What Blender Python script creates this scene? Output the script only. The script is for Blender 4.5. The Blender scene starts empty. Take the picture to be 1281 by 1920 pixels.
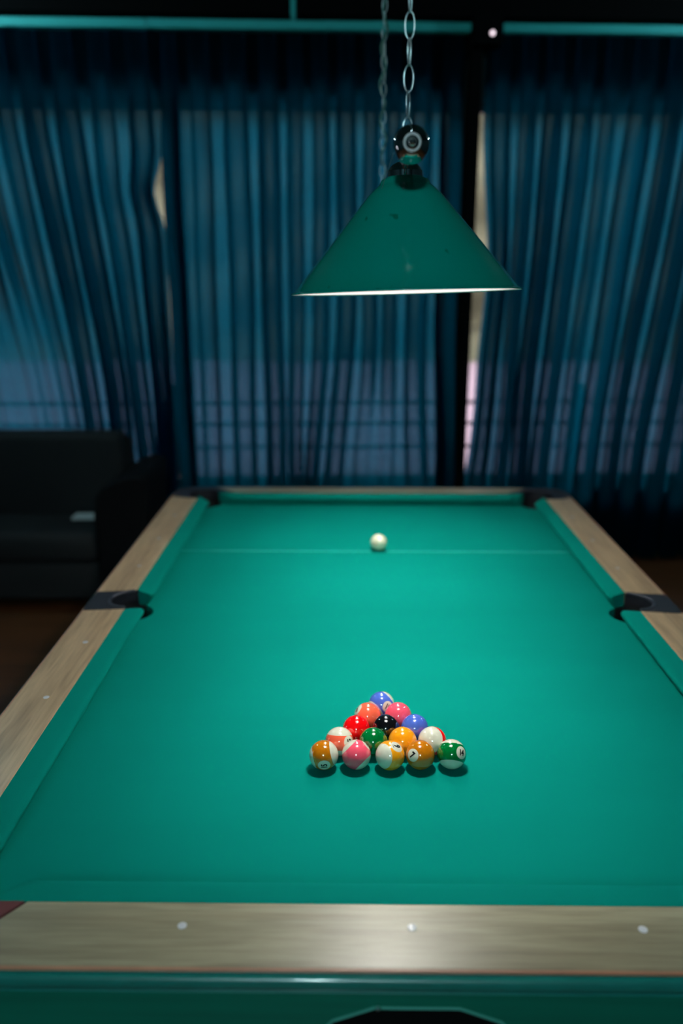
import bpy, bmesh, math, random
from mathutils import Vector, Matrix
random.seed(7)
S = bpy.context.scene
COL = S.collection
ZB = 0.80                                   # height of the table bed above the floor

# ------------------------------------------------------------------ camera
cd = bpy.data.cameras.new('camera'); cam = bpy.data.objects.new('camera', cd); COL.objects.link(cam)
RT = Vector((0.9999563, 0.00919541, 0.00168552)); UP = Vector((-0.00418546, 0.27913564, 0.96024256)); FW = Vector((-0.00835934, 0.96020765, -0.27916193))
CP = Vector((-0.09144, -2.16655, 0.92768 + ZB))
cam.matrix_world = Matrix(((RT.x, UP.x, -FW.x, CP.x), (RT.y, UP.y, -FW.y, CP.y), (RT.z, UP.z, -FW.z, CP.z), (0, 0, 0, 1)))
cd.sensor_fit = 'VERTICAL'; cd.sensor_height = 36; cd.lens = 1572.04 / 1920 * 36
cd.clip_start = 0.02
cd.dof.use_dof = True; cd.dof.focus_distance = 1.58; cd.dof.aperture_fstop = 1.55
S.camera = cam

# ------------------------------------------------------------------ colour management, world, lights
vs = S.view_settings
vs.view_transform = 'Standard'; vs.look = 'None'; vs.exposure = 0.0; vs.gamma = 1.0; vs.use_curve_mapping = False
S.cycles.use_denoising = True
S.cycles.max_bounces = 10; S.cycles.transparent_max_bounces = 24
S.cycles.caustics_reflective = True
S.cycles.sample_clamp_indirect = 4.0
W = bpy.data.worlds.new('sky'); S.world = W; W.use_nodes = True
bg = W.node_tree.nodes['Background']; bg.inputs[0].default_value = (0.78, 0.74, 0.84, 1); bg.inputs[1].default_value = 13.0
sl = bpy.data.lights.new('sun', 'SUN'); sl.energy = 11.0; sl.angle = 0.02; sl.color = (1.0, 0.93, 0.88)
so = bpy.data.objects.new('sun', sl); COL.objects.link(so); so.location = (0, -4, 9)
so.rotation_euler = Vector((0.2, 0.5, -0.85)).to_track_quat('-Z', 'Y').to_euler()
BULB = 27.0        # watts of each bulb in the billiard light
BULB_COL = (1.0, 0.97, 0.88)

# ------------------------------------------------------------------ helpers
def nodes(name):
    m = bpy.data.materials.new(name); m.use_nodes = True
    nt = m.node_tree; return m, nt, nt.nodes['Principled BSDF']
def pm(name, col, rough=0.5, metal=0.0, spec=0.5, coat=0.0, noise=0.0, scale=20.0, bump=0.0, stretch=(1, 1, 1), col2=None):
    m, nt, b = nodes(name)
    b.inputs['Roughness'].default_value = rough; b.inputs['Metallic'].default_value = metal
    b.inputs['Specular IOR Level'].default_value = spec; b.inputs['Coat Weight'].default_value = coat
    b.inputs['Coat Roughness'].default_value = 0.05
    tc = nt.nodes.new('ShaderNodeTexCoord'); mp = nt.nodes.new('ShaderNodeMapping'); mp.inputs['Scale'].default_value = stretch
    nz = nt.nodes.new('ShaderNodeTexNoise'); nz.inputs['Scale'].default_value = scale; nz.inputs['Detail'].default_value = 5
    nt.links.new(tc.outputs['Object'], mp.inputs[0]); nt.links.new(mp.outputs[0], nz.inputs['Vector'])
    cr = nt.nodes.new('ShaderNodeMix'); cr.data_type = 'RGBA'
    c2 = col2 or tuple(c * (1 - noise) for c in col)
    cr.inputs[6].default_value = (*col, 1); cr.inputs[7].default_value = (*c2, 1)
    nt.links.new(nz.outputs['Fac'], cr.inputs[0]); nt.links.new(cr.outputs[2], b.inputs['Base Color'])
    if bump:
        bp = nt.nodes.new('ShaderNodeBump'); bp.inputs['Strength'].default_value = bump; bp.inputs['Distance'].default_value = 0.002
        nt.links.new(nz.outputs['Fac'], bp.inputs['Height']); nt.links.new(bp.outputs[0], b.inputs['Normal'])
    return m

def obj(name, bm, mat=None, parent=None, smooth=False, bevel=0.0, seg=2, auto=None):
    me = bpy.data.meshes.new(name); bmesh.ops.recalc_face_normals(bm, faces=bm.faces); bm.to_mesh(me); bm.free()
    if mat: me.materials.append(mat)
    if smooth:
        for p in me.polygons: p.use_smooth = True
    o = bpy.data.objects.new(name, me); COL.objects.link(o)
    if parent: o.parent = parent
    if bevel:
        md = o.modifiers.new('bevel', 'BEVEL'); md.width = bevel; md.segments = seg; md.limit_method = 'ANGLE'; md.angle_limit = math.radians(35)
    if auto is not None and smooth:
        me.set_sharp_from_angle(angle=math.radians(auto))
    return o
def struct(name, bm, mat, parent=None, **k):
    o = obj(name, bm, mat, parent, **k)
    if not parent: o['kind'] = 'structure'
    return o
def tag(o, label, cat, group=None, kind=None):
    o['label'] = label
    o['category'] = cat
    if group: o['group'] = group
    if kind: o['kind'] = kind
    return o
def thing(name, label, cat, loc=(0, 0, 0), rz=0.0, group=None):
    o = bpy.data.objects.new(name, None); COL.objects.link(o); o.location = loc; o.rotation_euler = (0, 0, rz)
    o.empty_display_size = 0.1
    return tag(o, label, cat, group)
def box(bm, x0, x1, y0, y1, z0, z1):
    vs_ = [bm.verts.new(p) for p in ((x0, y0, z0), (x1, y0, z0), (x1, y1, z0), (x0, y1, z0), (x0, y0, z1), (x1, y0, z1), (x1, y1, z1), (x0, y1, z1))]
    for f in ((0, 3, 2, 1), (4, 5, 6, 7), (0, 1, 5, 4), (1, 2, 6, 5), (2, 3, 7, 6), (3, 0, 4, 7)): bm.faces.new([vs_[i] for i in f])
    return bm
def nb(): return bmesh.new()
def prism(bm, pts, z0, z1):
    """polygon in xy extruded in z"""
    a = [bm.verts.new((p[0], p[1], z0)) for p in pts]; b = [bm.verts.new((p[0], p[1], z1)) for p in pts]
    n = len(pts)
    bm.faces.new(a[::-1]); bm.faces.new(b)
    for i in range(n): bm.faces.new((a[i], a[(i + 1) % n], b[(i + 1) % n], b[i]))
    return bm
def lathe(bm, prof, seg=64, mtx=None, cap0=False, cap1=False):
    rings = []
    for r, z in prof:
        ring = []
        for i in range(seg):
            a = 2 * math.pi * i / seg; v = Vector((r * math.cos(a), r * math.sin(a), z))
            ring.append(bm.verts.new(mtx @ v if mtx else v))
        rings.append(ring)
    for k in range(len(rings) - 1):
        for i in range(seg): bm.faces.new((rings[k][i], rings[k][(i + 1) % seg], rings[k + 1][(i + 1) % seg], rings[k + 1][i]))
    if cap0: bm.faces.new(rings[0][::-1])
    if cap1: bm.faces.new(rings[-1])
    return bm
def tube(bm, pts, r, seg=8, closed=False):
    pts = [Vector(p) for p in pts]; n = len(pts); rings = []
    up = None
    for i, p in enumerate(pts):
        if closed: t = (pts[(i + 1) % n] - pts[i - 1]).normalized()
        else: t = (pts[min(i + 1, n - 1)] - pts[max(i - 1, 0)]).normalized()
        if up is None:
            up = Vector((0, 0, 1)) if abs(t.z) < 0.9 else Vector((1, 0, 0))
            if closed: # planar loop: use its normal
                up = (pts[n // 3] - pts[0]).cross(pts[2 * n // 3] - pts[0]).normalized()
        s = t.cross(up).normalized()
        u2 = s.cross(t).normalized()
        if not closed: up = u2
        rings.append([bm.verts.new(p + r * (math.cos(2 * math.pi * j / seg) * s + math.sin(2 * math.pi * j / seg) * u2)) for j in range(seg)])
    m = n if closed else n - 1
    for i in range(m):
        A, B = rings[i], rings[(i + 1) % n]
        for j in range(seg): bm.faces.new((A[j], A[(j + 1) % seg], B[(j + 1) % seg], B[j]))
    if not closed: bm.faces.new(rings[0][::-1]); bm.faces.new(rings[-1])
    return bm
def uvs(bm, r, loc=(0, 0, 0), su=32, sv=16):
    bmesh.ops.create_uvsphere(bm, u_segments=su, v_segments=sv, radius=r, matrix=Matrix.Translation(loc)); return bm
def dup(o, parent=None):
    c = o.copy(); COL.objects.link(c)
    if parent: c.parent = parent
    for ch in list(o.children): dup(ch, c)
    return c

# ------------------------------------------------------------------ materials
M = {}
def cloth_mat(name='green cloth', line=False):
    m, nt, b = nodes(name); N = nt.nodes.new; L = nt.links.new
    b.inputs['Roughness'].default_value = 0.95; b.inputs['Specular IOR Level'].default_value = 0.04
    b.inputs['Sheen Weight'].default_value = 0.05; b.inputs['Sheen Tint'].default_value = (0.0, 0.5, 0.6, 1)
    tc = N('ShaderNodeTexCoord')
    n1 = N('ShaderNodeTexNoise'); n1.inputs['Scale'].default_value = 900; n1.inputs['Detail'].default_value = 2
    n2 = N('ShaderNodeTexNoise'); n2.inputs['Scale'].default_value = 3.0; n2.inputs['Detail'].default_value = 3
    mp = N('ShaderNodeMapping'); mp.inputs['Scale'].default_value = (0.35, 2.2, 1)
    L(tc.outputs['Object'], n1.inputs['Vector']); L(tc.outputs['Object'], mp.inputs[0]); L(mp.outputs[0], n2.inputs['Vector'])
    mx = N('ShaderNodeMix'); mx.data_type = 'RGBA'; mx.inputs[6].default_value = (0.0, 0.175, 0.136, 1); mx.inputs[7].default_value = (0.0, 0.216, 0.172, 1)
    L(n1.outputs['Fac'], mx.inputs[0])
    mx2 = N('ShaderNodeMix'); mx2.data_type = 'RGBA'; mx2.blend_type = 'MULTIPLY'; mx2.inputs[0].default_value = 1
    mr = N('ShaderNodeMapRange'); mr.inputs[1].default_value = 0.35; mr.inputs[2].default_value = 0.65; mr.inputs[3].default_value = 0.975; mr.inputs[4].default_value = 1.02
    L(n2.outputs['Fac'], mr.inputs[0]); L(mx.outputs[2], mx2.inputs[6]); L(mr.outputs[0], mx2.inputs[7])
    out = mx2.outputs[2]
    if line:
        # chalked head line and a few chalk specks
        sx = N('ShaderNodeSeparateXYZ'); L(tc.outputs['Object'], sx.inputs[0])
        sb = N('ShaderNodeMath'); sb.operation = 'SUBTRACT'; sb.inputs[1].default_value = 0.545; L(sx.outputs[1], sb.inputs[0])
        ab = N('ShaderNodeMath'); ab.operation = 'ABSOLUTE'; L(sb.outputs[0], ab.inputs[0])
        lt = N('ShaderNodeMath'); lt.operation = 'LESS_THAN'; lt.inputs[1].default_value = 0.0030; L(ab.outputs[0], lt.inputs[0])
        nn = N('ShaderNodeTexNoise'); nn.inputs['Scale'].default_value = 9; L(tc.outputs['Object'], nn.inputs['Vector'])
        ml = N('ShaderNodeMath'); ml.operation = 'MULTIPLY'; L(lt.outputs[0], ml.inputs[0]); L(nn.outputs['Fac'], ml.inputs[1])
        vo = N('ShaderNodeTexVoronoi'); vo.inputs['Scale'].default_value = 4.5; vo.inputs['Randomness'].default_value = 1
        L(tc.outputs['Object'], vo.inputs['Vector'])
        l2 = N('ShaderNodeMath'); l2.operation = 'LESS_THAN'; l2.inputs[1].default_value = 0.010; L(vo.outputs['Distance'], l2.inputs[0])
        m2 = N('ShaderNodeMath'); m2.operation = 'MULTIPLY'; m2.inputs[1].default_value = 0.35; L(l2.outputs[0], m2.inputs[0])
        mxx = N('ShaderNodeMath'); mxx.operation = 'MAXIMUM'; L(ml.outputs[0], mxx.inputs[0]); L(m2.outputs[0], mxx.inputs[1])
        m3 = N('ShaderNodeMix'); m3.data_type = 'RGBA'; L(mxx.outputs[0], m3.inputs[0]); L(out, m3.inputs[6]); m3.inputs[7].default_value = (0.06, 0.60, 0.52, 1)
        out = m3.outputs[2]
    L(out, b.inputs['Base Color'])
    bp = N('ShaderNodeBump'); bp.inputs['Strength'].default_value = 0.12; bp.inputs['Distance'].default_value = 0.0005
    L(n1.outputs['Fac'], bp.inputs['Height']); L(bp.outputs[0], b.inputs['Normal'])
    return m
M['cloth'] = cloth_mat(); M['bed'] = cloth_mat('green bed cloth', True)

def wood_mat(name, c1, c2, axis, rough=0.34):
    m, nt, b = nodes(name); N = nt.nodes.new; L = nt.links.new
    tc = N('ShaderNodeTexCoord'); mp = N('ShaderNodeMapping')
    mp.inputs['Scale'].default_value = (1.0, 14, 14) if axis == 0 else (14, 1.0, 14)
    L(tc.outputs['Object'], mp.inputs[0])
    n1 = N('ShaderNodeTexNoise'); n1.inputs['Scale'].default_value = 1.6; n1.inputs['Detail'].default_value = 6; n1.inputs['Distortion'].default_value = 0.6
    n2 = N('ShaderNodeTexNoise'); n2.inputs['Scale'].default_value = 9; n2.inputs['Detail'].default_value = 4; n2.inputs['Distortion'].default_value = 0.3
    L(mp.outputs[0], n1.inputs['Vector']); L(mp.outputs[0], n2.inputs['Vector'])
    r1 = N('ShaderNodeValToRGB'); r1.color_ramp.elements[0].position = 0.36; r1.color_ramp.elements[0].color = (*c2, 1)
    r1.color_ramp.elements[1].position = 0.56; r1.color_ramp.elements[1].color = (*c1, 1)
    L(n1.outputs['Fac'], r1.inputs[0])
    mr = N('ShaderNodeMapRange'); mr.inputs[1].default_value = 0.3; mr.inputs[2].default_value = 0.6; mr.inputs[3].default_value = 0.72; mr.inputs[4].default_value = 1.05
    L(n2.outputs['Fac'], mr.inputs[0])
    mx = N('ShaderNodeMix'); mx.data_type = 'RGBA'; mx.blend_type = 'MULTIPLY'; mx.inputs[0].default_value = 0.8
    L(r1.outputs[0], mx.inputs[6]); L(mr.outputs[0], mx.inputs[7]); L(mx.outputs[2], b.inputs['Base Color'])
    b.inputs['Roughness'].default_value = rough; b.inputs['Coat Weight'].default_value = 0.12; b.inputs['Coat Roughness'].default_value = 0.25
    return m
M['wood_x'] = wood_mat('pale oak across', (0.36, 0.33, 0.22), (0.24, 0.21, 0.135), 0)
M['wood_y'] = wood_mat('pale oak along', (0.54, 0.385, 0.225), (0.40, 0.275, 0.155), 1)
M['edge'] = wood_mat('reddish oak edge', (0.55, 0.27, 0.17), (0.44, 0.20, 0.12), 0, 0.4)
M['casting'] = pm('dark pocket plastic', (0.010, 0.010, 0.018), 0.5, noise=0.4, scale=60, bump=0.3)
M['liner'] = pm('black pocket rubber', (0.004, 0.004, 0.005), 0.7, noise=0.3)
M['red_leather'] = pm('dark red pocket leather', (0.16, 0.03, 0.035), 0.5, noise=0.5, scale=40, bump=0.4)
M['apron'] = pm('green lacquered apron', (0.0, 0.26, 0.175), 0.42, noise=0.45, scale=2.5, stretch=(1, 30, 30))
M['mould'] = pm('moulding with painted reflection', (0.01, 0.30, 0.26), 0.30, coat=0.6, noise=0.4, scale=14, spec=0.8)  # teal base colour imitates a reflection on the dark moulding
M['sight'] = pm('pearl sight', (0.75, 0.78, 0.85), 0.25, coat=0.5, noise=0.15, scale=200)
M['chrome'] = pm('chrome', (0.72, 0.80, 0.82), 0.06, metal=1.0, noise=0.05)
M['steel'] = pm('bright steel', (0.75, 0.95, 1.0), 0.28, metal=1.0, noise=0.1)
M['black'] = pm('matt black', (0.002, 0.003, 0.004), 0.9, noise=0.3, spec=0.1)

def shade_mat():
    m, nt, b = nodes('green enamel'); N = nt.nodes.new; L = nt.links.new
    b.inputs['Roughness'].default_value = 0.12; b.inputs['Coat Weight'].default_value = 0.1
    geo = N('ShaderNodeTexCoord'); sx = N('ShaderNodeSeparateXYZ')
    nz = N('ShaderNodeTexNoise'); nz.inputs['Scale'].default_value = 26; nz.inputs['Detail'].default_value = 2
    mp = N('ShaderNodeMapping'); mp.inputs['Scale'].default_value = (1.3, 1.3, 0.55); mp.inputs['Rotation'].default_value = (0, 0.5, 0)
    L(geo.outputs['Object'], mp.inputs[0]); L(mp.outputs[0], nz.inputs['Vector'])
    cr = N('ShaderNodeValToRGB'); cr.color_ramp.elements[0].position = 0.70; cr.color_ramp.elements[0].color = (0.0, 0.42, 0.32, 1)
    cr.color_ramp.elements[1].position = 0.74; cr.color_ramp.elements[1].color = (0.0, 0.22, 0.15, 1)
    L(nz.outputs['Fac'], cr.inputs[0]); L(cr.outputs[0], b.inputs['Base Color'])
    return m
M['shade'] = shade_mat()
M['shade_in'] = pm('white enamel', (0.82, 0.80, 0.84), 0.35, noise=0.04)

def curtain_mat():
    m, nt, b = nodes('sheer blue curtain cloth'); N = nt.nodes.new; L = nt.links.new
    out = nt.nodes['Material Output']
    tc = N('ShaderNodeTexCoord'); nz = N('ShaderNodeTexNoise'); nz.inputs['Scale'].default_value = 5; nz.inputs['Detail'].default_value = 6
    mp = N('ShaderNodeMapping'); mp.inputs['Scale'].default_value = (1, 1, 6); L(tc.outputs['Object'], mp.inputs[0]); L(mp.outputs[0], nz.inputs['Vector'])
    mx = N('ShaderNodeMix'); mx.data_type = 'RGBA'; mx.inputs[6].default_value = (0.001, 0.012, 0.020, 1); mx.inputs[7].default_value = (0.001, 0.016, 0.026, 1)
    L(nz.outputs['Fac'], mx.inputs[0])
    df = N('ShaderNodeBsdfDiffuse'); tr = N('ShaderNodeBsdfTranslucent'); tp = N('ShaderNodeBsdfTransparent')
    L(mx.outputs[2], df.inputs[0]); 
    tm = N('ShaderNodeMix'); tm.data_type = 'RGBA'; tm.inputs[6].default_value = (0.001, 0.135, 0.215, 1); tm.inputs[7].default_value = (0.002, 0.16, 0.25, 1)
    L(nz.outputs['Fac'], tm.inputs[0]); L(tm.outputs[2], tr.inputs[0])
    tp.inputs[0].default_value = (0.40, 0.72, 1.0, 1)
    a = N('ShaderNodeMixShader'); a.inputs[0].default_value = 0.85; L(df.outputs[0], a.inputs[1]); L(tr.outputs[0], a.inputs[2])
    c = N('ShaderNodeMixShader'); c.inputs[0].default_value = 0.070; L(a.outputs[0], c.inputs[1]); L(tp.outputs[0], c.inputs[2])
    L(c.outputs[0], out.inputs['Surface'])
    return m
M['curtain'] = curtain_mat()
def glass_mat(name, col):
    m, nt, b = nodes(name); N = nt.nodes.new; L = nt.links.new; out = nt.nodes['Material Output']
    tp = N('ShaderNodeBsdfTransparent'); tp.inputs[0].default_value = (*col, 1); gl = N('ShaderNodeBsdfGlossy'); gl.inputs['Roughness'].default_value = 0.02
    fr = N('ShaderNodeFresnel'); fr.inputs[0].default_value = 1.45; mx = N('ShaderNodeMixShader')
    L(fr.outputs[0], mx.inputs[0]); L(tp.outputs[0], mx.inputs[1]); L(gl.outputs[0], mx.inputs[2]); L(mx.outputs[0], out.inputs['Surface'])
    return m
M['tint'] = glass_mat('tinted window glass', (0.60, 0.58, 0.58))
M['clear'] = glass_mat('clear window glass', (0.9, 0.9, 0.9))
M['wall'] = pm('dark teal wall paint', (0.012, 0.035, 0.042), 0.8, noise=0.2, scale=8)
M['ceil'] = pm('dark ceiling paint', (0.05, 0.10, 0.11), 0.8, noise=0.3, scale=3)
M['floor'] = wood_mat('dark brown floorboards', (0.13, 0.045, 0.014), (0.08, 0.028, 0.009), 0, 0.5)
M['skirt'] = pm('green skirting paint', (0.0, 0.10, 0.075), 0.6, noise=0.2)
M['track'] = pm('pale teal curtain track', (0.03, 0.62, 0.64), 0.6, noise=0.15, scale=30)
M['frame'] = pm('dark window frame', (0.006, 0.010, 0.014), 0.5, noise=0.2)
M['sofa_arm'] = pm('black sofa arm fabric', (0.003, 0.004, 0.006), 0.8, noise=0.3, scale=50, spec=0.2)
M['sofa'] = pm('black sofa fabric', (0.010, 0.014, 0.018), 0.75, noise=0.35, scale=50, bump=0.3)

# ------------------------------------------------------------------ the setting
WR = bpy.data.objects.new('x', None)
TH = 0.05; WO = Vector((0, 2.78, 0))
def wallmesh(o):                # everything built in the window wall's own frame (u, depth, z)
    o.location = WO; o.rotation_euler = (0, 0, TH); return o
bpy.data.objects.remove(WR)

struct('floor', box(nb(), -3.7, 4.3, -5.7, 3.3, -0.1, 0.0), M['floor'])
struct('ceiling', box(nb(), -3.7, 4.3, -5.7, 3.3, 3.05, 3.2), M['ceil'])
struct('wall_right', box(nb(), 4.0, 4.2, -5.6, 3.3, 0, 3.05), M['wall'])
struct('wall_front', box(nb(), -3.5, 4.0, -5.6, -5.4, 0, 3.05), M['wall'])
# left wall with one narrow tall window
bm = nb(); wy0, wy1, wz0, wz1 = -0.02, 0.12, 0.75, 1.75
box(bm, -3.7, -3.5, -5.6, wy0, 0, 3.05); box(bm, -3.7, -3.5, wy1, 3.3, 0, 3.05); box(bm, -3.7, -3.5, wy0, wy1, 0, wz0); box(bm, -3.7, -3.5, wy0, wy1, wz1, 3.05)
struct('wall_left', bm, M['wall'])
w4 = struct('window_4', box(nb(), -3.62, -3.612, wy0, wy1, wz0, wz1), M['clear'])
bm = nb(); box(bm, -3.64, -3.60, wy0 - .0, wy0 + .012, wz0, wz1); box(bm, -3.64, -3.60, wy1 - .012, wy1, wz0, wz1)
obj('window_frame', bm, M['frame'], w4)

WINS = [(-3.25, -1.105), (-1.02, 0.47), (0.60, 3.1)]
WZ0, WZ1 = 0.45, 2.60
bm = nb()
edges = [-3.9, -3.25, -1.105, -1.02, 0.47, 0.60, 3.1, 4.5]
for i in range(0, 8, 2): box(bm, edges[i], edges[i + 1], 0, 0.2, 0, 3.05)
for a, b_ in WINS:
    box(bm, a, b_, 0, 0.2, 0, WZ0); box(bm, a, b_, 0, 0.2, WZ1, 3.05)
wallmesh(struct('wall_back', bm, M['wall']))
for i, (a, b_) in enumerate(WINS):
    w = wallmesh(struct('window_%d' % (i + 1), box(nb(), a, b_, 0.085, 0.093, WZ0, WZ1), M['tint']))
    for n, (x0, x1, z0, z1) in enumerate([(a, a + .010, WZ0, WZ1), (b_ - .010, b_, WZ0, WZ1), (a, b_, WZ0, WZ0 + .05), (a, b_, WZ1 - .05, WZ1)]):
        obj('window_frame', box(nb(), x0, x1, 0.06, 0.12, z0, z1), M['frame'], w)
wallmesh(struct('baseboard_back', box(nb(), -3.85, 4.4, -0.02, 0.0, 0, 0.09), M['skirt'], bevel=0.004))
wallmesh(struct('trim_1', box(nb(), -3.6, 4.2, -0.20, 0.0, 2.950, 3.048), M['black'], bevel=0.004))     # dark pelmet beam
wallmesh(struct('trim_2', box(nb(), 0.530, 0.592, -0.13, 0.0, 0.0, 2.95), M['black'], bevel=0.004))     # black post between windows
wallmesh(struct('trim_3', box(nb(), 0.525, 0.670, -0.24, -0.0, 2.82, 2.95), M['black'], bevel=0.004))
for k, (a, b_) in enumerate([(-3.3, -1.135), (-1.13, 0.52), (0.675, 3.4)]):
    t = wallmesh(struct('trim_%d' % (4 + k), box(nb(), a, b_, -0.155, -0.09, 2.893, 2.935), M['track'], bevel=0.003))
    for x in ([-0.39] if k == 1 else []):
        obj('track_bracket', box(nb(), x - .012, x + .012, -0.205, -0.150, 2.93, 3.03), M['track'], t)

# outside: paving, railing, hedge
gm = pm('pale sunlit paving', (0.25, 0.205, 0.24), 0.8, noise=0.2, scale=1.5)
hm = pm('hedge leaves', (0.018, 0.032, 0.008), 0.7, noise=0.0, scale=1.8, bump=0.6, col2=(0.12, 0.125, 0.07))
struct('pavement', box(nb(), -16, 18, 3.35, 15, -0.15, -0.02), gm)
hedge = nb()
nx = 90
rows = 16
grid = []
for j in range(rows + 1):
    row = []
    for i in range(nx + 1):
        x = -16 + 34 * i / nx; z = 5.3 * j / rows
        d = 0.35 * math.sin(i * 1.7 + j * 0.9) + 0.3 * math.sin(i * 0.61 - j * 1.3) + 0.18 * random.uniform(-1, 1)
        row.append(hedge.verts.new((x, 14.2 + d * 0.6 + 0.5 * (j / rows) ** 2, z + (0.25 * random.uniform(-1, 1) + .2 * math.sin(i * .5) if j == rows else 0))))
    grid.append(row)
back = [hedge.verts.new((v.co.x, 15.6, v.co.z)) for v in grid[-1]]
grid.append(back)
for j in range(len(grid) - 1):
    for i in range(nx): hedge.faces.new((grid[j][i], grid[j][i + 1], grid[j + 1][i + 1], grid[j + 1][i]))
h = obj('hedge', hedge, hm, smooth=True)
tag(h, 'pale green hedge in daylight seen through the slit between the curtains', 'hedge', kind='stuff')
rail = thing('railing', 'dark railing outside the window, its bars crossing the bright slit', 'railing', (0, 3.15, 0), TH)
for z in (0.62, 0.77, 0.905):
    obj('bar', box(nb(), -3.5, 4.0, 0.0, 0.03, z - .009, z + .009), M['frame'], rail)
for x in (-3.4, -1.2, 1.4, 3.6):
    obj('post', box(nb(), x - .03, x + .03, 0.035, 0.085, -0.02, 1.02), M['frame'], rail)

# ------------------------------------------------------------------ curtains
def sm(t): t = max(0.0, min(1.0, t)); return t * t * (3 - 2 * t)
def curtain(label, eL, eR, left, right, depth, nf, seed, lean=None, ztop=2.893, zbot=0.035, flat=None):
    """left(z), right(z): the two side edges; nf folds between them"""
    rnd = random.Random(seed)
    wv = []; tot = 0
    for i in range(nf): w = rnd.uniform(0.72, 1.28); wv.append((tot, w, rnd.uniform(0.6, 1.2), rnd.uniform(-.3, .3))); tot += w
    bm = nb(); per = 16; rows = 44
    grid = []
    for j in range(rows + 1):
        f = j / rows; z0 = ztop + (zbot - ztop) * f
        row = []
        for i in range(nf):
            s0, w, am, ph = wv[i]
            s1, w1, am1, ph1 = wv[(i + 1) % nf]
            for k in range(per + (1 if i == nf - 1 else 0)):
                t = k / per
                p = (s0 + w * t) / tot
                ang = 2 * math.pi * t
                l, r = left(z0), right(z0)
                fold = (r - l) / tot * w
                if lean: p = lean(p, z0)
                u = l + (r - l) * p
                grow = 0.35 + 0.65 * sm(f * 5)
                a = am * (1 - t) + am1 * t
                A = 0.056 * a * grow
                if flat: A *= flat(p, z0)
                c = 0.56 * fold * grow * min(1, a)
                if flat: c *= flat(p, z0)
                if eR: u += eR(z0) * p ** 14
                if eL: u += eL(z0) * (1 - p) ** 14
                u2 = u + c * math.sin(2 * ang) * 0.5
                wob = 0.003 * math.sin(5 * z0 + s0 * 3) + 0.006 * math.sin(1.6 * z0 + s0 * 1.7 + seed)
                y = depth + A * math.cos(ang) + 0.35 * A * math.cos(0.5 * (s0 + t * w) * 2.1 + 0.7 * z0)
                zz = z0 - (0.014 * (0.5 - 0.5 * math.cos(ang)) if j == 0 else 0)
                row.append(bm.verts.new((u2 + wob * sm(f * 3), y, zz)))
        grid.append(row)
    for j in range(rows):
        for i in range(len(grid[0]) - 1): bm.faces.new((grid[j][i], grid[j][i + 1], grid[j + 1][i + 1], grid[j + 1][i]))
    o = obj('curtain', bm, M['curtain'], smooth=True)
    wallmesh(o)
    return tag(o, label, 'curtain', group='blue curtains over the windows')
def bump(z, c, w): return math.exp(-((z - c) / w) ** 2)
# left panel: folds lean to the right towards the floor
def leanL(p, z):
    g = sm((2.9 - z) / 2.3)
    return p + 0.30 * g * p * (1 - p) * 1.6
curtain('blue curtain left of the narrow upper gap, its folds slanting behind the black sofa', None, lambda z: -0.058 * bump(z, 2.12, 0.13),
        lambda z: -3.15, lambda z: -1.097, -0.125, 13, 3,
        lean=leanL, flat=lambda p, z: 1 - 0.75 * sm((1.75 - z) / 0.5) * math.exp(-((p - 0.55) / 0.16) ** 2))
def leanM(p, z):
    g = sm((1.5 - z) / 1.2)
    return p - 0.05 * g * math.exp(-((p - 0.60) / 0.14) ** 2) + 0.03 * g * math.exp(-((p - 0.9) / 0.1) ** 2)
curtain('wide blue curtain hanging behind the lampshade, lower part glowing with daylight', None, None,
        lambda z: -1.100, lambda z: 0.515, -0.100, 11, 8, lean=leanM,
        flat=lambda p, z: 1 - 0.7 * sm((1.2 - z) / 0.5) * math.exp(-((p - 0.72) / 0.05) ** 2))
def leanR(p, z):
    g = sm((2.9 - z) / 2.6)
    return p - 0.22 * g * p * (1 - p) * 1.2
curtain('blue curtain right of the black post and the bright slit of daylight', lambda z: 0.060 * bump(z, 1.75, 0.55) + 0.022 * bump(z, 0.95, 0.3) - 0.012 * sm((0.66 - z) / 0.1), None,
        lambda z: 0.612, lambda z: 3.25, -0.115, 17, 12, lean=leanR)

# ------------------------------------------------------------------ sofa
sofa = thing('sofa', 'low black sofa at left behind the table, in front of the curtain', 'sofa', (0.03, -0.13, 0))
def rbox(name, x0, x1, y0, y1, z0, z1, bev, mat=M['sofa'], par=sofa):
    return obj(name, box(nb(), x0, x1, y0, y1, z0, z1), mat, par, smooth=True, bevel=bev, seg=4)
rbox('base', -2.85, -1.40, 2.03, 2.50, 0.06, 0.27, 0.02)
for x0 in (-2.84, -2.115): rbox('seat_cushion', x0, x0 + 0.72, 1.99, 2.40, 0.27, 0.435, 0.05)
for x0 in (-2.84, -2.07): rbox('back_cushion', x0, x0 + 0.74, 2.34, 2.50, 0.40, 0.885, 0.05)
rbox('back_frame', -2.85, -1.32, 2.47, 2.53, 0.10, 0.84, 0.025)
for s, xo in ((1, 0), (-1, -4.22)):
    pts = [(-1.395, 0.06), (-1.385, 0.40), (-1.40, 0.52), (-1.385, 0.62), (-1.345, 0.67), (-1.285, 0.705), (-1.21, 0.735), (-1.15, 0.735), (-1.13, 0.715), (-1.135, 0.60), (-1.15, 0.40), (-1.16, 0.06)]
    bm = nb()
    A = [bm.verts.new(((xo - p[0]) if s < 0 else p[0], 1.97, p[1])) for p in pts]
    B = [bm.verts.new(((xo - p[0]) if s < 0 else p[0], 2.52, p[1])) for p in pts]
    bm.faces.new(A); bm.faces.new(B[::-1])
    for i in range(len(pts)): bm.faces.new((A[i], A[(i + 1) % len(pts)], B[(i + 1) % len(pts)], B[i]))
    obj('armrest', bm, M['sofa_arm'], sofa, smooth=True, bevel=0.015, seg=3, auto=50)
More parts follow.
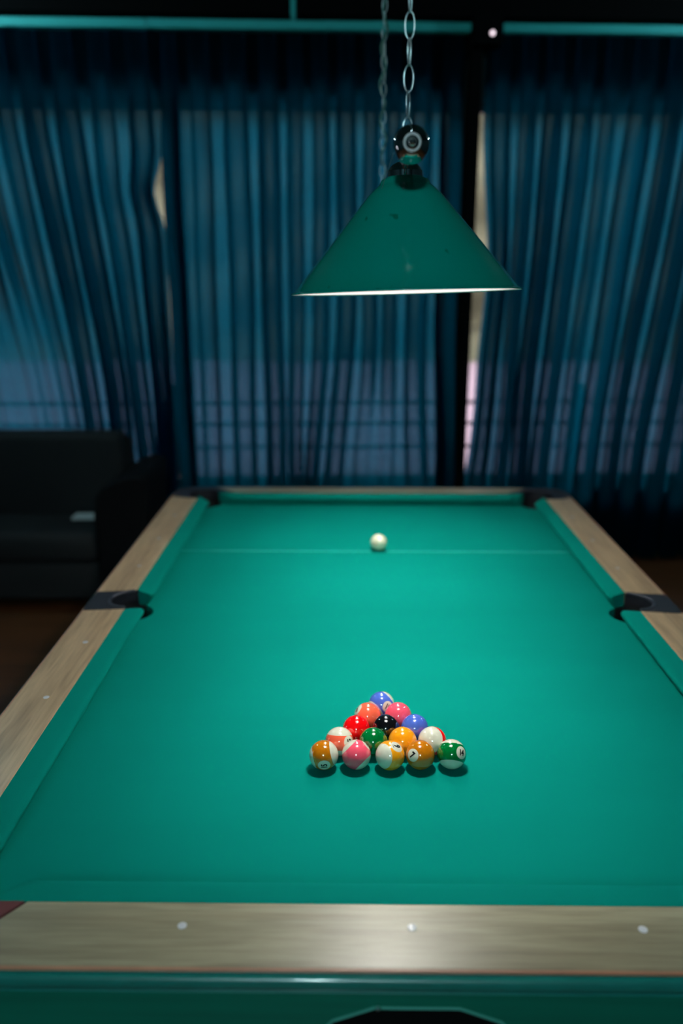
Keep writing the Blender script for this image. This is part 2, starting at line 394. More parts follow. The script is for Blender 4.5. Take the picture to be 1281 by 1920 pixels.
for x in (-2.75, -1.25):
    for y in (2.04, 2.45): obj('foot', lathe(nb(), [(0.022, 0), (0.028, 0.07)], 16, Matrix.Translation((x, y, 0)), True, True), M['black'], sofa)
p = obj('folded_paper', box(nb(), -0.078, 0.078, -0.05, 0.05, 0, 0.012), pm('pale paper', (0.85, 0.92, 0.95), 0.5, noise=0.1), bevel=0.002)
p.location = (-1.49, 2.145, 0.438); p.rotation_euler = (0, 0, 0.05)
tag(p, 'small pale flat paper packet lying on the black sofa seat by the armrest', 'paper')

# ------------------------------------------------------------------ pool table
TW, TL = 0.645, 1.106            # half width / half length at the cushion noses
CI, RW = 0.0513, 0.1129          # cloth top of the cushion, wood width
ZN, ZW = 0.037, 0.043
T = thing('pool_table', 'long pool table with green cloth and pale wooden rails', 'pool table', (0, 0, ZB))
SH = (0.695, 0.005, 0.057); CH = (0.676, 1.140, 0.064)
def arc(cx, cy, r, a0, a1, n): return [(cx + r * math.cos(a0 + (a1 - a0) * i / n), cy + r * math.sin(a0 + (a1 - a0) * i / n)) for i in range(n + 1)]
# bed outline, counter-clockwise from right side, with bites for pockets
BX, BY = 0.668, 1.130
def bite_side(s):
    cx, cy, r = SH; dx = cx - BX; a = math.acos(dx / r)
    pts = arc(cx, cy, r, math.pi + a, math.pi - a, 16)
    return pts if s > 0 else [(-x, y) for x, y in pts[::-1]]
def bite_corner(sx, sy):
    cx, cy, r = CH
    a1 = math.pi + math.asin((cy - BY) / r)                     # on y = BY
    a2 = 1.5 * math.pi - math.asin((cx - BX) / r)
    pts = arc(cx, cy, r, a1, a2, 16)                            # from left point to bottom point (for +,+)
    if (sx > 0) == (sy > 0): pts = pts[::-1] if (sx > 0) else pts[::-1]
    return [(sx * x, sy * y) for x, y in pts]
out = bite_side(1) + bite_corner(1, 1) + bite_corner(-1, 1) + bite_side(-1) + bite_corner(-1, -1) + bite_corner(1, -1)
# order of each bite must run counter-clockwise around the outline
def ordered():
    res = []
    s = bite_side(1); s = s if s[0][1] < s[-1][1] else s[::-1]; res += s
    c = bite_corner(1, 1); c = c if c[0][0] > c[-1][0] else c[::-1]; res += c
    c = bite_corner(-1, 1); c = c if c[0][1] > c[-1][1] else c[::-1]; res += c
    s = bite_side(-1); s = s if s[0][1] > s[-1][1] else s[::-1]; res += s
    c = bite_corner(-1, -1); c = c if c[0][0] < c[-1][0] else c[::-1]; res += c
    c = bite_corner(1, -1); c = c if c[0][1] < c[-1][1] else c[::-1]; res += c
    return res
bm = prism(nb(), ordered(), -0.030, 0.0)
obj('bed_cloth', bm, M['bed'], T)

def cushion(P):
    """P maps local (s along the rail 0..1 side, t outward) to table xy; given as four nose/wood corner points"""
    n0, n1, w0, w1 = [Vector((*p, 0)) for p in P]
    o_ = ((w0 + w1) / 2 - (n0 + n1) / 2); d = (n1 - n0).normalized(); o_ = (o_ - d * o_.dot(d)).normalized()
    secs = []
    # nose corners rounded where they meet the jaws
    def sec(nose, wood):
        prof = []
        dirv = wood - nose; L = dirv.length; dn = dirv / L
        for fr, z in ((1, 0.001), (0.42, 0.001), (0.16, 0.018), (0.02, 0.028)):
            prof.append(nose + dn * L * fr + Vector((0, 0, z)))
        for fr, z in ((0.0, 0.033), (0.015, 0.0355), (0.06, 0.0375), (0.3, 0.0395), (0.7, 0.0415), (1, ZW - 0.0008)):
            prof.append(nose + dn * L * fr + Vector((0, 0, z)))
        return prof
    N = 24
    rr = 0.018
    def noseat(x):
        return n0 + (n1 - n0) * x
    Ln = (n1 - n0).length
    stations = []
    for i in range(6):                                   # rounded start
        a = i / 5; stations.append((a * rr * 1.0, rr * 0.45 * (1 - a) ** 2))
    mid = [(rr + (Ln - 2 * rr) * i / 10, 0) for i in range(1, 10)]
    st = stations + mid + [(Ln - s, q) for s, q in stations[::-1]]
    bm = nb(); rings = []
    Lw = (w1 - w0).length
    for s, q in st:
        nn = n0 + d * s + o_ * q; ww = w0 + (w1 - w0) * (s / Ln)
        rings.append([bm.verts.new(v) for v in sec(nn, ww)])
    k = len(rings[0])
    for i in range(len(rings) - 1):
        for j in range(k): bm.faces.new((rings[i][j], rings[i][(j + 1) % k], rings[i + 1][(j + 1) % k], rings[i + 1][j]))
    bm.faces.new(rings[0][::-1]); bm.faces.new(rings[-1])
    return obj('cushion', bm, M['cloth'], T, smooth=True, auto=48)
WX = TW + CI; WY = TL + CI; OX = WX + RW; OY = WY + RW
for s in (-1, 1):
    for t in (-1, 1):
        cushion([(s * TW, t * 0.049), (s * TW, t * 1.047), (s * WX, t * 0.068), (s * WX, t * 1.098)])
for t in (-1, 1):
    cushion([(-0.572, t * TL), (0.572, t * TL), (-0.624, t * WY), (0.624, t * WY)])

sm_ = [None]
def sight(x, y, par):
    if sm_[0] is None:
        bm = lathe(nb(), [(0.0065, 0.0), (0.0065, 0.0006), (0.005, 0.0009)], 20, None, False, True)
        o = obj('sight', bm, M['sight'], par, smooth=True, auto=40); sm_[0] = o
    else:
        o = sm_[0].copy(); COL.objects.link(o); o.parent = par
    o.location = (x, y, ZW - drop(x, y) + 0.0001)
def drop(x, y): return 0.0055 * max(0.0, (abs(x) - WX) / RW, (abs(y) - WY) / RW)     # rail tops fall slightly outwards
def crown(bm):
    for v in bm.verts:
        if v.co.z > 0.03: v.co.z -= drop(v.co.x, v.co.y)
    return bm
def railpiece(pts, mat, sights, name='rail'):
    bm = crown(prism(nb(), pts, 0.008, ZW))
    o = obj(name, bm, mat, T, bevel=0.0022, seg=3)
    for x, y in sights: sight(x, y, o)
    return o
SI = 0.0433 + CI
for s in (-1, 1):
    for t in (-1, 1):
        pts = [(s * WX, t * 0.066), (s * OX, t * 0.068), (s * OX, t * 1.118), (s * (WX + .045), t * 1.082), (s * WX, t * 1.068)]
        railpiece(pts, M['wood_y'], [(s * (TW + SI), t * k * 2 * TL / 8) for k in (1, 2, 3)])
for t in (-1, 1):
    pts = [(-0.556, t * WY), (0.556, t * WY), (0.578, t * (WY + .026)), (0.655, t * (OY)), (-0.655, t * (OY)), (-0.578, t * (WY + .026))]
    railpiece(pts, M['wood_x'], [(k * TW / 2, t * (TL + SI)) for k in (-1, 0, 1)])
# reddish wooden edge, moulding, step and apron around the table
def ring_band(name, x, y, prof, mat, chamfer=0.10):
    """closed band around the table; prof = (outward offset, z)"""
    bm = nb()
    def outline(off):
        X, Y = x + off, y + off; c = chamfer
        pts = []
        for (sx, sy, a0) in ((1, 1, 0), (-1, 1, 90), (-1, -1, 180), (1, -1, 270)):
            for i in range(7):
                a = math.radians(a0 + 15 * i); pts.append((sx * (X - c) + c * math.cos(a), sy * (Y - c) + c * math.sin(a)))
        return pts
    rings = [[bm.verts.new((px, py, z)) for px, py in outline(off)] for off, z in prof]
    n = len(rings[0]); m = len(rings)
    for k in range(m):
        A, B = rings[k], rings[(k + 1) % m]
        for i in range(n): bm.faces.new((A[i], A[(i + 1) % n], B[(i + 1) % n], B[i]))
    return obj(name, bm, mat, T, smooth=True, auto=35)
ring_band('edge_band', OX, OY, [(-0.03, 0.034), (-0.03, 0.0365), (-0.0005, 0.0372), (0.0025, 0.0365), (0.0040, 0.034)], M['edge'])
ring_band('moulding', OX, OY, [(-0.02, 0.034)] + [(0.002 + 0.011 * math.cos(math.radians(a)), 0.0205 + 0.0125 * math.sin(math.radians(a))) for a in range(90, -91, -15)] + [(-0.02, 0.007)], M['mould'])
ring_band('bead', OX, OY, [(-0.02, 0.0062), (0.006, 0.0062), (0.008, 0.0045), (0.006, 0.0025), (-0.02, 0.002)], M['mould'])
# apron: one board per side, the near one with the ball return cut out
def apron_board(p0, p1, hole=None):
    p0 = Vector(p0); p1 = Vector(p1); d = (p1 - p0); L = d.length; d.normalize(); n = Vector((d.y, -d.x))
    zt, zb = -0.006, -0.19
    outer = [(0, zb), (L, zb), (L, zt), (0, zt)]
    bm = nb()
    if not hole:
        f = [bm.verts.new((p0.x + d.x * s, p0.y + d.y * s, z)) for s, z in outer]; bm.faces.new(f)
    else:
        hl = hole
        vo = [bm.verts.new((p0.x + d.x * s, p0.y + d.y * s, z)) for s, z in outer]
        vh = [bm.verts.new((p0.x + d.x * s, p0.y + d.y * s, z)) for s, z in hl]
        es = [bm.edges.new((vo[i], vo[(i + 1) % 4])) for i in range(4)] + [bm.edges.new((vh[i], vh[(i + 1) % len(vh)])) for i in range(len(vh))]
        bmesh.ops.triangle_fill(bm, edges=es, use_beauty=True)
    r = bmesh.ops.extrude_face_region(bm, geom=bm.faces[:])
    bmesh.ops.translate(bm, verts=[v for v in r['geom'] if isinstance(v, bmesh.types.BMVert)], vec=Vector((-n.x * 0.022, -n.y * 0.022, 0)))
    return obj('apron', bm, M['apron'], T)
AX, AY = OX - 0.004, OY - 0.004
hc = 0.004
hole = [(-0.115, -0.053), (-0.058, -0.030), (0.058, -0.030), (0.115, -0.053), (0.14, -0.085), (0.115, -0.13), (-0.115, -0.13), (-0.14, -0.085)]
hole_s = [(x + hc + AX - 0.08, z) for x, z in hole]
apron_board((-AX + 0.08, -AY), (AX - 0.08, -AY), hole_s)
apron_board((AX, -AY + 0.08), (AX, AY - 0.08)); apron_board((AX - 0.08, AY), (-AX + 0.08, AY)); apron_board((-AX, AY - 0.08), (-AX, -AY + 0.08))
for sx in (-1, 1):
    for sy in (-1, 1):
        pts = [(sx * (AX - 0.08), sy * AY), (sx * AX, sy * (AY - 0.08)), (sx * (AX - 0.02), sy * (AY - 0.085)), (sx * (AX - 0.085), sy * (AY - 0.02))]
        obj('corner_apron', prism(nb(), pts, -0.19, -0.006), M['apron'], T)
# ball return: rim and dark box behind the octagonal opening
br = obj('ball_return', box(nb(), hc - 0.16, hc + 0.16, -AY + 0.023, -AY + 0.20, -0.15, -0.028), M['liner'], T)
me = br.data; bm = nb(); bm.from_mesh(me)
bm.faces.ensure_lookup_table()
fr = [f for f in bm.faces if abs(f.normal.y) > 0.9 and f.calc_center_median().y < -AY + 0.03]; bmesh.ops.delete(bm, geom=fr, context='FACES'); bm.to_mesh(me); bm.free()
rim = nb(); tube(rim, [(x + hc, -AY - 0.001, z) for x, z in hole], 0.0022, 8, True)
obj('opening_rim', rim, pm('teal satin rim', (0.12, 0.55, 0.45), 0.35, noise=0.1), br)
obj('rim_screw', uvs(nb(), 0.0032, (hc - 0.053, -AY - 0.002, -0.030), 12, 8), M['steel'], br, smooth=True)
# pockets
def liner(cx, cy, r):
    bm = nb(); mt = Matrix.Translation((cx, cy, 0))
    lathe(bm, [(r, -0.0005), (r + 0.001, -0.02), (r * 0.98, -0.07), (r * 0.8, -0.11), (r * 0.3, -0.125), (0.002, -0.126)], 40, mt)
    o = obj('pocket_liner', bm, M['liner'], T, smooth=True); return o
def collar(cx, cy, r, a0, a1, par):
    bm = nb(); pts = [(cx + r * math.cos(a), cy + r * math.sin(a), ZW - 0.001 - drop(cx + r * math.cos(a), 0)) for a in [a0 + (a1 - a0) * i / 24 for i in range(25)]]
    tube(bm, pts, 0.0045, 10); obj('pocket_rim', bm, M['casting_rim'], par, smooth=True, auto=60)
M['casting_rim'] = pm('worn pocket rim', (0.03, 0.035, 0.055), 0.4, noise=0.3, scale=60)
for s in (-1, 1):
    cx, cy, r = SH; cx *= s
    rr = r + 0.004
    # casting plate between the rail ends with a round bite facing the table
    outer = [(s * OX, -0.0665), (s * (OX + 0.002), -0.03), (s * (OX + 0.002), 0.03), (s * OX, 0.0665)]
    a = math.asin(0.0)
    if s > 0: ap = arc(cx, cy, rr, math.radians(88), math.radians(-88), 24)
    else: ap = arc(cx, cy, rr, math.radians(84), math.radians(268), 24)
    pts = outer + [(s * (WX + 0.0005), 0.0665)] + ap + [(s * (WX + 0.0005), -0.0665)]
    o = obj('pocket_casting', crown(prism(nb(), pts, 0.004, ZW + 0.0006)), M['casting'], T)
    o.data.materials[0] = M['casting']
    collar(cx, cy, rr - 0.001, math.radians(85 if s > 0 else 95), math.radians(-85 if s > 0 else 265), o)
    liner(cx, cy, r)
    # wall of the pocket between bed and casting
    bm = nb()
    lo = [bm.verts.new((x, y, -0.03)) for x, y in ap]; hi = [bm.verts.new((x, y, 0.01)) for x, y in ap]
    for i in range(len(ap) - 1): bm.faces.new((lo[i], lo[i + 1], hi[i + 1], hi[i]))
    obj('pocket_back', bm, M['liner'], T, smooth=True)
for sx in (-1, 1):
    for sy in (-1, 1):
        cx, cy, r = CH; rr = r + 0.003
        # plate from the side rail's end round the corner to the end rail's end
        pl = [(WX + 0.0005, 1.070), (WX + .044, 1.084), (OX - 0.001, 1.120), (OX, OY - 0.07), (OX - 0.012, OY - 0.03), (OX - 0.03, OY - 0.012), (OX - 0.07, OY), (0.657, OY - 0.001), (0.580, WY + 0.025), (0.560, WY + 0.0008), (0.6125, WY + 0.0008)]
        ap = arc(cx, cy, rr, math.radians(165), math.radians(-75), 28)
        pl = [(x * sx, y * sy) for x, y in pl + ap]
        mt = M['red_leather'] if sy < 0 else M['casting']
        o = obj('pocket_casting', crown(prism(nb(), pl, 0.004, ZW + 0.0004)), mt, T)
        liner(sx * cx, sy * cy, r)
        bm = nb(); ap2 = [(x * sx, y * sy) for x, y in ap]
        lo = [bm.verts.new((x, y, -0.03)) for x, y in ap2]; hi = [bm.verts.new((x, y, 0.01)) for x, y in ap2]
        for i in range(len(ap2) - 1): bm.faces.new((lo[i], lo[i + 1], hi[i + 1], hi[i]))
        obj('pocket_back', bm, M['liner'], T, smooth=True)
for sx in (-1, 1):
    for sy in (-1, 1):
        mt = Matrix.Translation((sx * 0.60, sy * 1.02, 0))
        obj('leg', lathe(nb(), [(0.07, -ZB + 0.001), (0.075, -ZB + 0.03), (0.055, -ZB + 0.06), (0.06, -0.45), (0.085, -0.28), (0.085, -0.15)], 32, mt, True, True), M['apron'], T, smooth=True, auto=40)
bm = nb(); box(bm, -0.70, 0.70, -1.04, 1.16, -0.15, -0.128); obj('underframe', bm, M['black'], T)

# ------------------------------------------------------------------ balls
R = 0.0284
COLS = {'yellow': (1.0, 0.36, 0.008), 'blue': (0.075, 0.15, 0.62), 'red': (0.95, 0.003, 0.006), 'pink': (1.0, 0.10, 0.17), 'salmon': (1.0, 0.145, 0.075),
        'green': (0.0, 0.155, 0.03), 'brown': (0.55, 0.17, 0.004), 'black': (0.004, 0.004, 0.006)}
WHITE = (0.72, 0.72, 0.60)
ink = pm('black ink', (0.006, 0.006, 0.008), 0.3, noise=0.1)
def ball_mat(name, col, axis, h, ndir, cr=0.42, white=WHITE):
    m, nt, b = nodes(name); N = nt.nodes.new; L = nt.links.new
    b.inputs['Roughness'].default_value = 0.07; b.inputs['Coat Weight'].default_value = 1.0; b.inputs['Coat IOR'].default_value = 1.6; b.inputs['Coat Roughness'].default_value = 0.03
    b.inputs['IOR'].default_value = 1.58
    tc = N('ShaderNodeTexCoord'); nm = N('ShaderNodeVectorMath'); nm.operation = 'NORMALIZE'; L(tc.outputs['Object'], nm.inputs[0])
    cur = None
    mix = N('ShaderNodeMix'); mix.data_type = 'RGBA'; mix.inputs[6].default_value = (*col, 1); mix.inputs[7].default_value = (*white, 1)
    def step(src, thr):
        g = N('ShaderNodeMapRange'); g.inputs[1].default_value = thr - 0.008; g.inputs[2].default_value = thr + 0.008; L(src, g.inputs[0]); return g.outputs[0]
    fac = None
    if axis:
        d = N('ShaderNodeVectorMath'); d.operation = 'DOT_PRODUCT'; d.inputs[1].default_value = axis; L(nm.outputs[0], d.inputs[0])
        a = N('ShaderNodeMath'); a.operation = 'ABSOLUTE'; L(d.outputs['Value'], a.inputs[0]); fac = step(a.outputs[0], h)
    if ndir:
        d2 = N('ShaderNodeVectorMath'); d2.operation = 'DOT_PRODUCT'; d2.inputs[1].default_value = ndir; L(nm.outputs[0], d2.inputs[0])
        f2 = step(d2.outputs['Value'], math.sqrt(1 - cr * cr))
        if fac:
            mxm = N('ShaderNodeMath'); mxm.operation = 'MAXIMUM'; L(fac, mxm.inputs[0]); L(f2, mxm.inputs[1]); fac = mxm.outputs[0]
        else: fac = f2
    if fac: L(fac, mix.inputs[0])
    else: mix.inputs[0].default_value = 0
    L(mix.outputs[2], b.inputs['Base Color'])
    return m
def digits(txt, n, up, size, underline=False):
    cu = bpy.data.curves.new('t', 'FONT'); cu.body = txt; cu.size = size; cu.align_x = 'CENTER'; cu.align_y = 'CENTER'; cu.offset = size * 0.045; cu.resolution_u = 6
    if len(txt) > 1: cu.space_character = 0.9
    to = bpy.data.objects.new('t', cu); COL.objects.link(to)
    bpy.context.view_layer.update()
    me = bpy.data.meshes.new_from_object(to.evaluated_get(bpy.context.evaluated_depsgraph_get()))
    bpy.data.objects.remove(to); bpy.data.curves.remove(cu)
    bm = nb(); bm.from_mesh(me); bpy.data.meshes.remove(me)
    xs = [v.co.x for v in bm.verts]; ys = [v.co.y for v in bm.verts]
    cx = (min(xs) + max(xs)) / 2; cy = (min(ys) + max(ys)) / 2
    for v in bm.verts: v.co.x -= cx; v.co.y -= cy
    hy = (max(ys) - min(ys)) / 2
    if underline:
        w = size * 0.27; y = -hy - size * 0.13
        q = [bm.verts.new((x, y + dy, 0)) for x, dy in ((-w, 0.04 * size), (0, -0.02 * size), (w, 0.04 * size), (w, 0.12 * size), (0, 0.06 * size), (-w, 0.12 * size))]
        bm.faces.new(q)
    bmesh.ops.triangulate(bm, faces=bm.faces[:])
    for _ in range(5):
        es = [e for e in bm.edges if e.calc_length() > 0.0022]
        if not es: break
        bmesh.ops.subdivide_edges(bm, edges=es, cuts=1); bmesh.ops.triangulate(bm, faces=bm.faces[:])
    sx = 0.80
    rx = up.cross(n).normalized(); u = n.cross(rx).normalized()
    for v in bm.verts:
        v.co = (n * R + rx * v.co.x * sx + u * v.co.y).normalized() * (R + 0.00012)
    return bm
def frame(P):
    v = (CP - P).normalized(); r = Vector((0, 0, 1)).cross(v).normalized(); u = v.cross(r)
    return r, u, v
def wv(f, t): return (f[0] * t[0] + f[1] * t[1] + f[2] * t[2]).normalized()
base_me = None
# name, number, colour, xy, stripe axis, stripe half width, number direction, digits' up (image-plane angle, degrees anticlockwise from up), label
HID = (0.1, -0.75, -0.65)
BALLS = [
 ('15', 'brown', (-0.137, -0.749), (0.96, 0.20, 0.175), 0.60, (0.02, -0.71, 0.70), 96, 'brown striped pool ball numbered 15, left end of the near row'),
 ('12', 'pink', (-0.0744, -0.7468), (-0.69, 0.72, 0.0), 0.66, (0.74, 0.66, 0.12), -40, 'pink striped pool ball, second from the left in the near row'),
 ('9', 'yellow', (-0.0095, -0.7487), (-0.72, -0.10, 0.68), 0.575, (0.46, 0.62, 0.63), -70, 'yellow striped pool ball numbered 9, in the middle of the near row'),
 ('7', 'brown', (0.0485, -0.7463), None, 0, (-0.52, -0.05, 0.85), -38, 'solid brown pool ball numbered 7 in the near row'),
 ('14', 'green', (0.1094, -0.743), (0, 0.97, -0.23), 0.575, (0.68, 0.16, 0.71), -10, 'green striped pool ball numbered 14, right end of the near row'),
 ('13', 'salmon', (-0.1075, -0.7001), (0.03, 0.98, 0.15), 0.50, (0.69, -0.04, 0.72), 15, 'salmon striped pool ball behind the brown striped ball at left'),
 ('6', 'green', (-0.0406, -0.7008), None, 0, HID, 0, 'solid green pool ball in the second row from the near side'),
 ('1', 'yellow', (0.0175, -0.6983), None, 0, HID, 0, 'solid yellow pool ball in the second row from the near side'),
 ('11', 'red', (0.0764, -0.6964), (-0.40, 0.15, 0.90), 0.36, (0.9, 0.1, -0.4), 0, 'mostly white pool ball with a red stripe, right end of second row'),
 ('3', 'red', (-0.0737, -0.6542), None, 0, HID, 0, 'solid red pool ball at the left edge of the middle row'),
 ('8', 'black', (-0.0137, -0.6504), None, 0, HID, 0, 'black pool ball in the centre of the racked triangle'),
 ('2', 'blue', (0.0454, -0.6483), None, 0, HID, 0, 'solid blue pool ball at the right edge of the middle row'),
 ('5', 'salmon', (-0.0496, -0.6024), None, 0, (-0.78, 0.50, 0.36), 30, 'solid salmon pool ball, left of the two behind the blue striped tip ball'),
 ('4', 'pink', (0.0142, -0.6005), None, 0, HID, 0, 'solid pink pool ball beside the salmon one near the tip'),
 ('10', 'blue', (-0.0191, -0.554), (0.69, 0.64, -0.32), 0.575, (0.50, -0.15, 0.85), -30, 'blue striped pool ball at the far tip of the triangle'),
]
BALLS[12] = BALLS[12][:7] + ('solid salmon pool ball beside the pink one, next to the far tip ball',)
BALLS[12] = ('5', 'salmon', (-0.0496, -0.6024), None, 0, (-0.78, 0.50, 0.36), 30, 'solid salmon pool ball beside the pink one near the far tip')
for num, col, (x, y), ax, h, nd, rot, label in BALLS:
    P = Vector((x, y, ZB + R + 0.0002)); f = frame(P)
    bm = nb(); bmesh.ops.create_uvsphere(bm, u_segments=64, v_segments=32, radius=R)
    n = wv(f, nd)
    mt = ball_mat(col + ' ball ' + num, COLS[col], wv(f, ax) if ax else None, h, n)
    o = obj('pool_ball', bm, mt, smooth=True); o.location = P
    tag(o, label, 'ball', 'racked pool balls')
    a = math.radians(rot)
    upi = f[1] * math.cos(a) - f[0] * math.sin(a)
    upi = (upi - n * upi.dot(n)).normalized()
    size = R * (0.62 if len(num) == 1 else 0.56)
    d = obj('number', digits(num, n, upi, size, num in ('9', '6')), ink, o)
P = Vector((0.012, 0.556, ZB + R + 0.0003)); f = frame(P)
bm = nb(); bmesh.ops.create_uvsphere(bm, u_segments=64, v_segments=32, radius=R + 0.0)
o = obj('cue_ball', bm, ball_mat('ivory cue ball', (0.85, 0.30, 0.10), None, 0, None), smooth=True); o.location = P
o.data.materials[0] = ball_mat('ivory cue ball', (0.80, 0.80, 0.58), None, 0, wv(f, (-0.35, -0.2, 0.9)), cr=0.13, white=(0.75, 0.35, 0.18))
tag(o, 'white cue ball alone at the far end of the green table', 'ball')

# ------------------------------------------------------------------ billiard light: bar, finials, three shades, chains
LX = 0.0055
BZ = ZB + 1.1085
BLt = thing('billiard_light', 'green cone-shaded billiard light with chrome ball end hanging from chains', 'lamp', (LX, 0, ZB), -0.005)
def rel(z): return z - ZB
bm = nb(); tube(bm, [(0, -0.78, rel(BZ)), (0, 0.78, rel(BZ))], 0.011, 24); obj('bar', bm, M['chrome'], BLt, smooth=True, auto=60)
for s in (-1, 1):
    fo = obj('finial', uvs(nb(), 0.0285, (0, s * 0.785, rel(BZ)), 64, 32), M['chrome'], BLt, smooth=True)
    mt = Matrix.Translation((0, s * 0.785, rel(BZ))) @ Matrix.Rotation(math.radians(90 * s * -1 if s > 0 else 90), 4, 'X')
    # local +z points away from the bar
    obj('end_ring', lathe(nb(), [(0.0098, 0.0262), (0.0104, 0.0272), (0.0128, 0.0272), (0.0138, 0.0262), (0.0138, 0.0235)], 48, mt), M['shade_in'], fo, smooth=True)  # white enamel stands in for the bright reflection on the metal ring
    obj('end_nut', lathe(nb(), [(0.0062, 0.026), (0.0062, 0.0290), (0.0045, 0.0315), (0.002, 0.0328), (0.0002, 0.033)], 32, mt), M['chrome'], fo, smooth=True)
    obj('bar_collar', lathe(nb(), [(0.011, -0.048), (0.018, -0.046), (0.020, -0.040), (0.018, -0.030), (0.012, -0.024)], 48, mt), M['chrome'], fo, smooth=True)
# one pendant: collar, dome, shade (outer + inner), bulb
def pendant(y, tilt):
    root = bpy.data.objects.new('pendant', None); COL.objects.link(root); root.parent = BLt
    root.location = (0, y, 1.10); root.rotation_euler = tilt
    z = lambda zz: zz - 1.10
    H = 0.0
    prof = [(0.0315, z(1.078)), (0.0325, z(1.0765)), (0.0400, z(1.0735)), (0.0430, z(1.069)), (0.0440, z(1.0655)), (0.0470, z(1.0635)), (0.056, z(1.056)), (0.066, z(1.046))]
    prof += [(0.066 + (0.197 - 0.066) * t, z(1.046 + (0.8905 - 1.046) * t)) for t in (0.2, 0.4, 0.6, 0.8, 1.0)]
    prof += [(0.2000, z(0.8890)), (0.2030, z(0.8885)), (0.2038, z(0.8870)), (0.2025, z(0.8858))]
    sh = obj('lampshade', lathe(nb(), prof, 128), M['shade'], root, smooth=True)
    inn = [(0.2025, z(0.8858)), (0.1990, z(0.8864)), (0.1950, z(0.8885))] + [(0.1950 + (0.062 - 0.195) * t, z(0.8885 + (1.042 - 0.8885) * t)) for t in (0.25, 0.5, 0.75, 1.0)] + [(0.03, z(1.062)), (0.018, z(1.064))]
    obj('shade_lining', lathe(nb(), inn, 96), M['shade_in'], root, smooth=True)
    obj('collar', lathe(nb(), [(0.0300, z(1.0755)), (0.0318, z(1.076)), (0.0318, z(1.0865)), (0.0305, z(1.0878)), (0.0295, z(1.0883))], 64), M['chrome'], root, smooth=True, auto=40)
    obj('dome', lathe(nb(), [(0.0290, z(1.0878)), (0.0268, z(1.0930)), (0.0225, z(1.0975)), (0.015, z(1.1015)), (0.007, z(1.1035)), (0.006, z(1.108))], 48), M['chrome'], root, smooth=True)
    obj('socket', lathe(nb(), [(0.018, z(1.064)), (0.018, z(1.030)), (0.014, z(1.026))], 32, None, False, True), M['shade_in'], root, smooth=True, auto=40)
    b = obj('bulb', lathe(nb(), [(0.013, z(1.028)), (0.015, z(1.015)), (0.026, z(0.995)), (0.030, z(0.978)), (0.026, z(0.960)), (0.014, z(0.950)), (0.0005, z(0.948))], 24), M['bulb'], root, smooth=True)
    sp = bpy.data.lights.new('lamp_beam', 'SPOT'); sp.energy = BULB * 0.95; sp.color = BULB_COL; sp.spot_size = math.radians(84); sp.spot_blend = 1.0; sp.shadow_soft_size = 0.026
    so_ = bpy.data.objects.new('lamp_beam', sp); COL.objects.link(so_); so_.parent = root; so_.location = (0, 0, z(0.944))
    return root
def emat(name, col, st):
    m, nt, b = nodes(name); b.inputs['Base Color'].default_value = (1, 1, 1, 1); b.inputs['Emission Color'].default_value = (*col, 1); b.inputs['Emission Strength'].default_value = st; return m
M['bulb'] = emat('lit bulb glass', BULB_COL, BULB * 8.8)
for y in (-0.62, 0.0, 0.62): pendant(y, (math.radians(-2.65), math.radians(-1.6), 0))
# chains
def link_mesh(L=0.0415, Wd=0.0175, r=0.00125):
    a, b = Wd / 2 - r, L / 2 - r
    pts = [(a * math.cos(t), 0, b * math.sin(t) * (1.0)) for t in [2 * math.pi * i / 28 for i in range(28)]]
    return tube(nb(), pts, r, 6, True)
lk = [None]
def chain(y, z0, z1, L=0.0415, mat='steel', swing=0.0):
    root = bpy.data.objects.new('chain', None); COL.objects.link(root); root.parent = BLt; root.location = (0, y, z0)
    pitch = L - 0.0040; n = int((z1 - z0) / pitch) + 1
    for i in range(n):
        if lk[0] is None: lk[0] = obj('chain_link', link_mesh(), M['steel'], root, smooth=True); o = lk[0]
        else: o = lk[0].copy(); COL.objects.link(o); o.parent = root
        o.location = (-0.004 * (i % 2 == 0) * 0 , 0, L / 2 + pitch * i)
        o.rotation_euler = (0, 0, (math.radians(8) if i % 2 == 0 else math.radians(66)) + random.uniform(-.12, .12))
    return root
c1 = chain(-0.700, rel(BZ) + 0.012, 3.05 - ZB); c1.location.x = -0.001
c2 = chain(0.60, rel(BZ) + 0.012, 3.05 - ZB)
for cc in (c1, c2):
    bm = nb(); tube(bm, [(0.006 * math.cos(t) * 0, 0.012 * math.cos(t), -0.012 + 0.016 * math.sin(t) ) for t in [2 * math.pi * i / 20 for i in range(20)]], 0.0013, 6, True)
    obj('hook', bm, M['steel'], cc, smooth=True)
# flex wound round the far chain
bm = nb(); pts = []
zt = 3.05 - ZB
for i in range(220):
    z = rel(BZ) + (zt - rel(BZ)) * i / 219; a = i * 0.33
    pts.append((0.008 * math.cos(a) + 0.004 * math.sin(i * .07), 0.60 + 0.008 * math.sin(a), z))
tube(bm, pts, 0.0032, 8); obj('power_cord', bm, pm('clear green flex', (0.10, 0.32, 0.28), 0.3, noise=0.3), BLt, smooth=True)
bm = nb(); tube(bm, [(-0.026, -0.78, rel(BZ) - 0.010), (-0.040, -0.66, rel(BZ) - 0.052)], 0.0003, 5)
obj('cobweb_thread', bm, pm('thread', (0.4, 0.5, 0.5), 0.6), BLt)

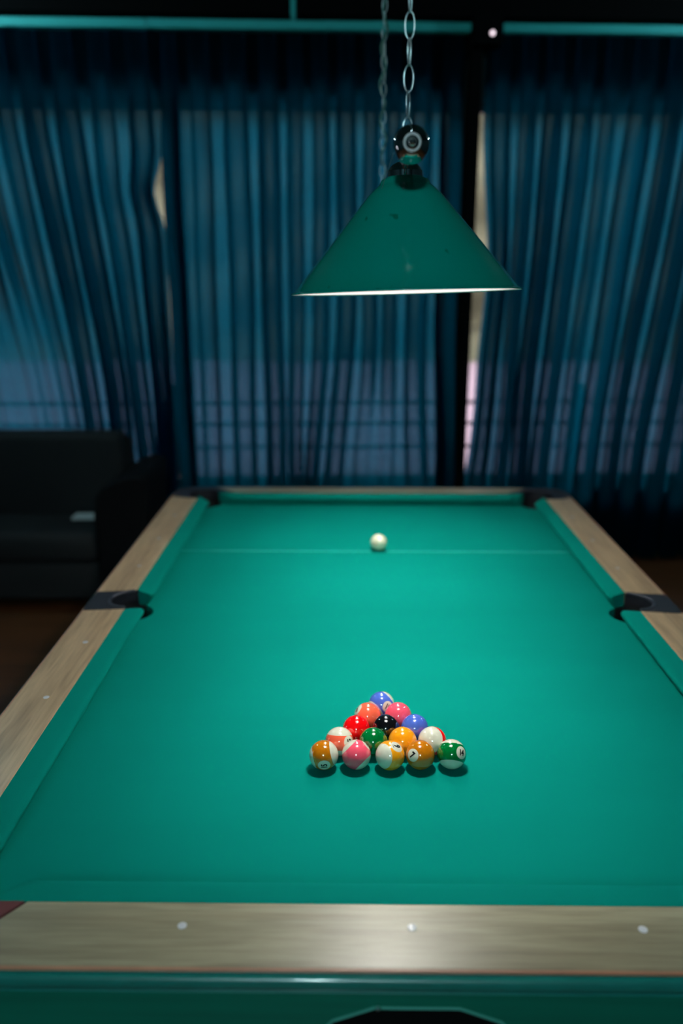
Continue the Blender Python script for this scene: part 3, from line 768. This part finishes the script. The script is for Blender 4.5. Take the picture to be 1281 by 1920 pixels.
# ------------------------------------------------------------------ other lamps of the room (above and behind the camera), plus two added fill globes
def downlight(x, y, r, st, label):
    t = thing('ceiling_light', label, 'ceiling light', (x, y, 3.05), group='round ceiling lights out of frame')
    obj('housing', lathe(nb(), [(r + 0.012, 0), (r + 0.012, -0.012), (r, -0.014), (r, 0)], 32), M['black'], t)
    obj('diffuser', lathe(nb(), [(r, -0.010), (0.001, -0.010)], 24), emat('lit diffuser', (0.72, 0.95, 1.0), st), t)
for y, st, w in ((-0.95, 60, 'first'), (-1.15, 60, 'second'), (-1.35, 40, 'third')):
    downlight(0.0, y, 0.012, st, '%s small round light in a row of three on the ceiling above the near rail' % w)
def globe(x, y, r, st, label, col=(0.62, 0.96, 1.0)):
    t = thing('ceiling_light', label, 'ceiling light', (x, y, 3.05), group='round ceiling lights out of frame')
    obj('globe', uvs(nb(), r, (0, 0, -r - 0.03), 24, 14), emat('lit globe', col, st), t, smooth=True)
    obj('base', lathe(nb(), [(r * 0.6, 0), (r * 0.6, -0.02), (r * 0.4, -0.035)], 24, None, False, True), M['black'], t)
globe(-0.30, -4.4, 0.13, 175, 'globe ceiling light behind the camera')
globe(-2.3, 1.75, 0.055, 170, 'added fill globe on the ceiling above the sofa')  # unseen globe, added to brighten the curtain track
globe(2.4, 1.85, 0.055, 170, 'added fill globe on the ceiling near the right curtain')  # second added globe, lifts the right end of the track

# glowing dot added in place of daylight at the head of the slit
l = thing('daylight_dot', 'tiny added glowing dot in place of daylight at the top of the slit between the curtains', 'lamp', (0, 0, 0))
c = Vector((0.625 * math.cos(TH), 0, 0))
pos = WO + Vector((math.cos(TH), math.sin(TH), 0)) * 0.612 + Vector((-math.sin(TH), math.cos(TH), 0)) * (-0.245)
l.location = (pos.x, pos.y, 2.865)
obj('lens', uvs(nb(), 0.012, (0, -0.006, 0), 16, 10), emat('glowing dot', (0.95, 0.75, 0.85), 1.6), l, smooth=True)  # emissive ball imitating daylight, no lamp lens
obj('dot_rim', lathe(nb(), [(0.013, 0.008), (0.017, 0.008), (0.017, -0.006), (0.013, -0.006)], 24, Matrix.Rotation(math.radians(90), 4, 'X')), M['black'], l)
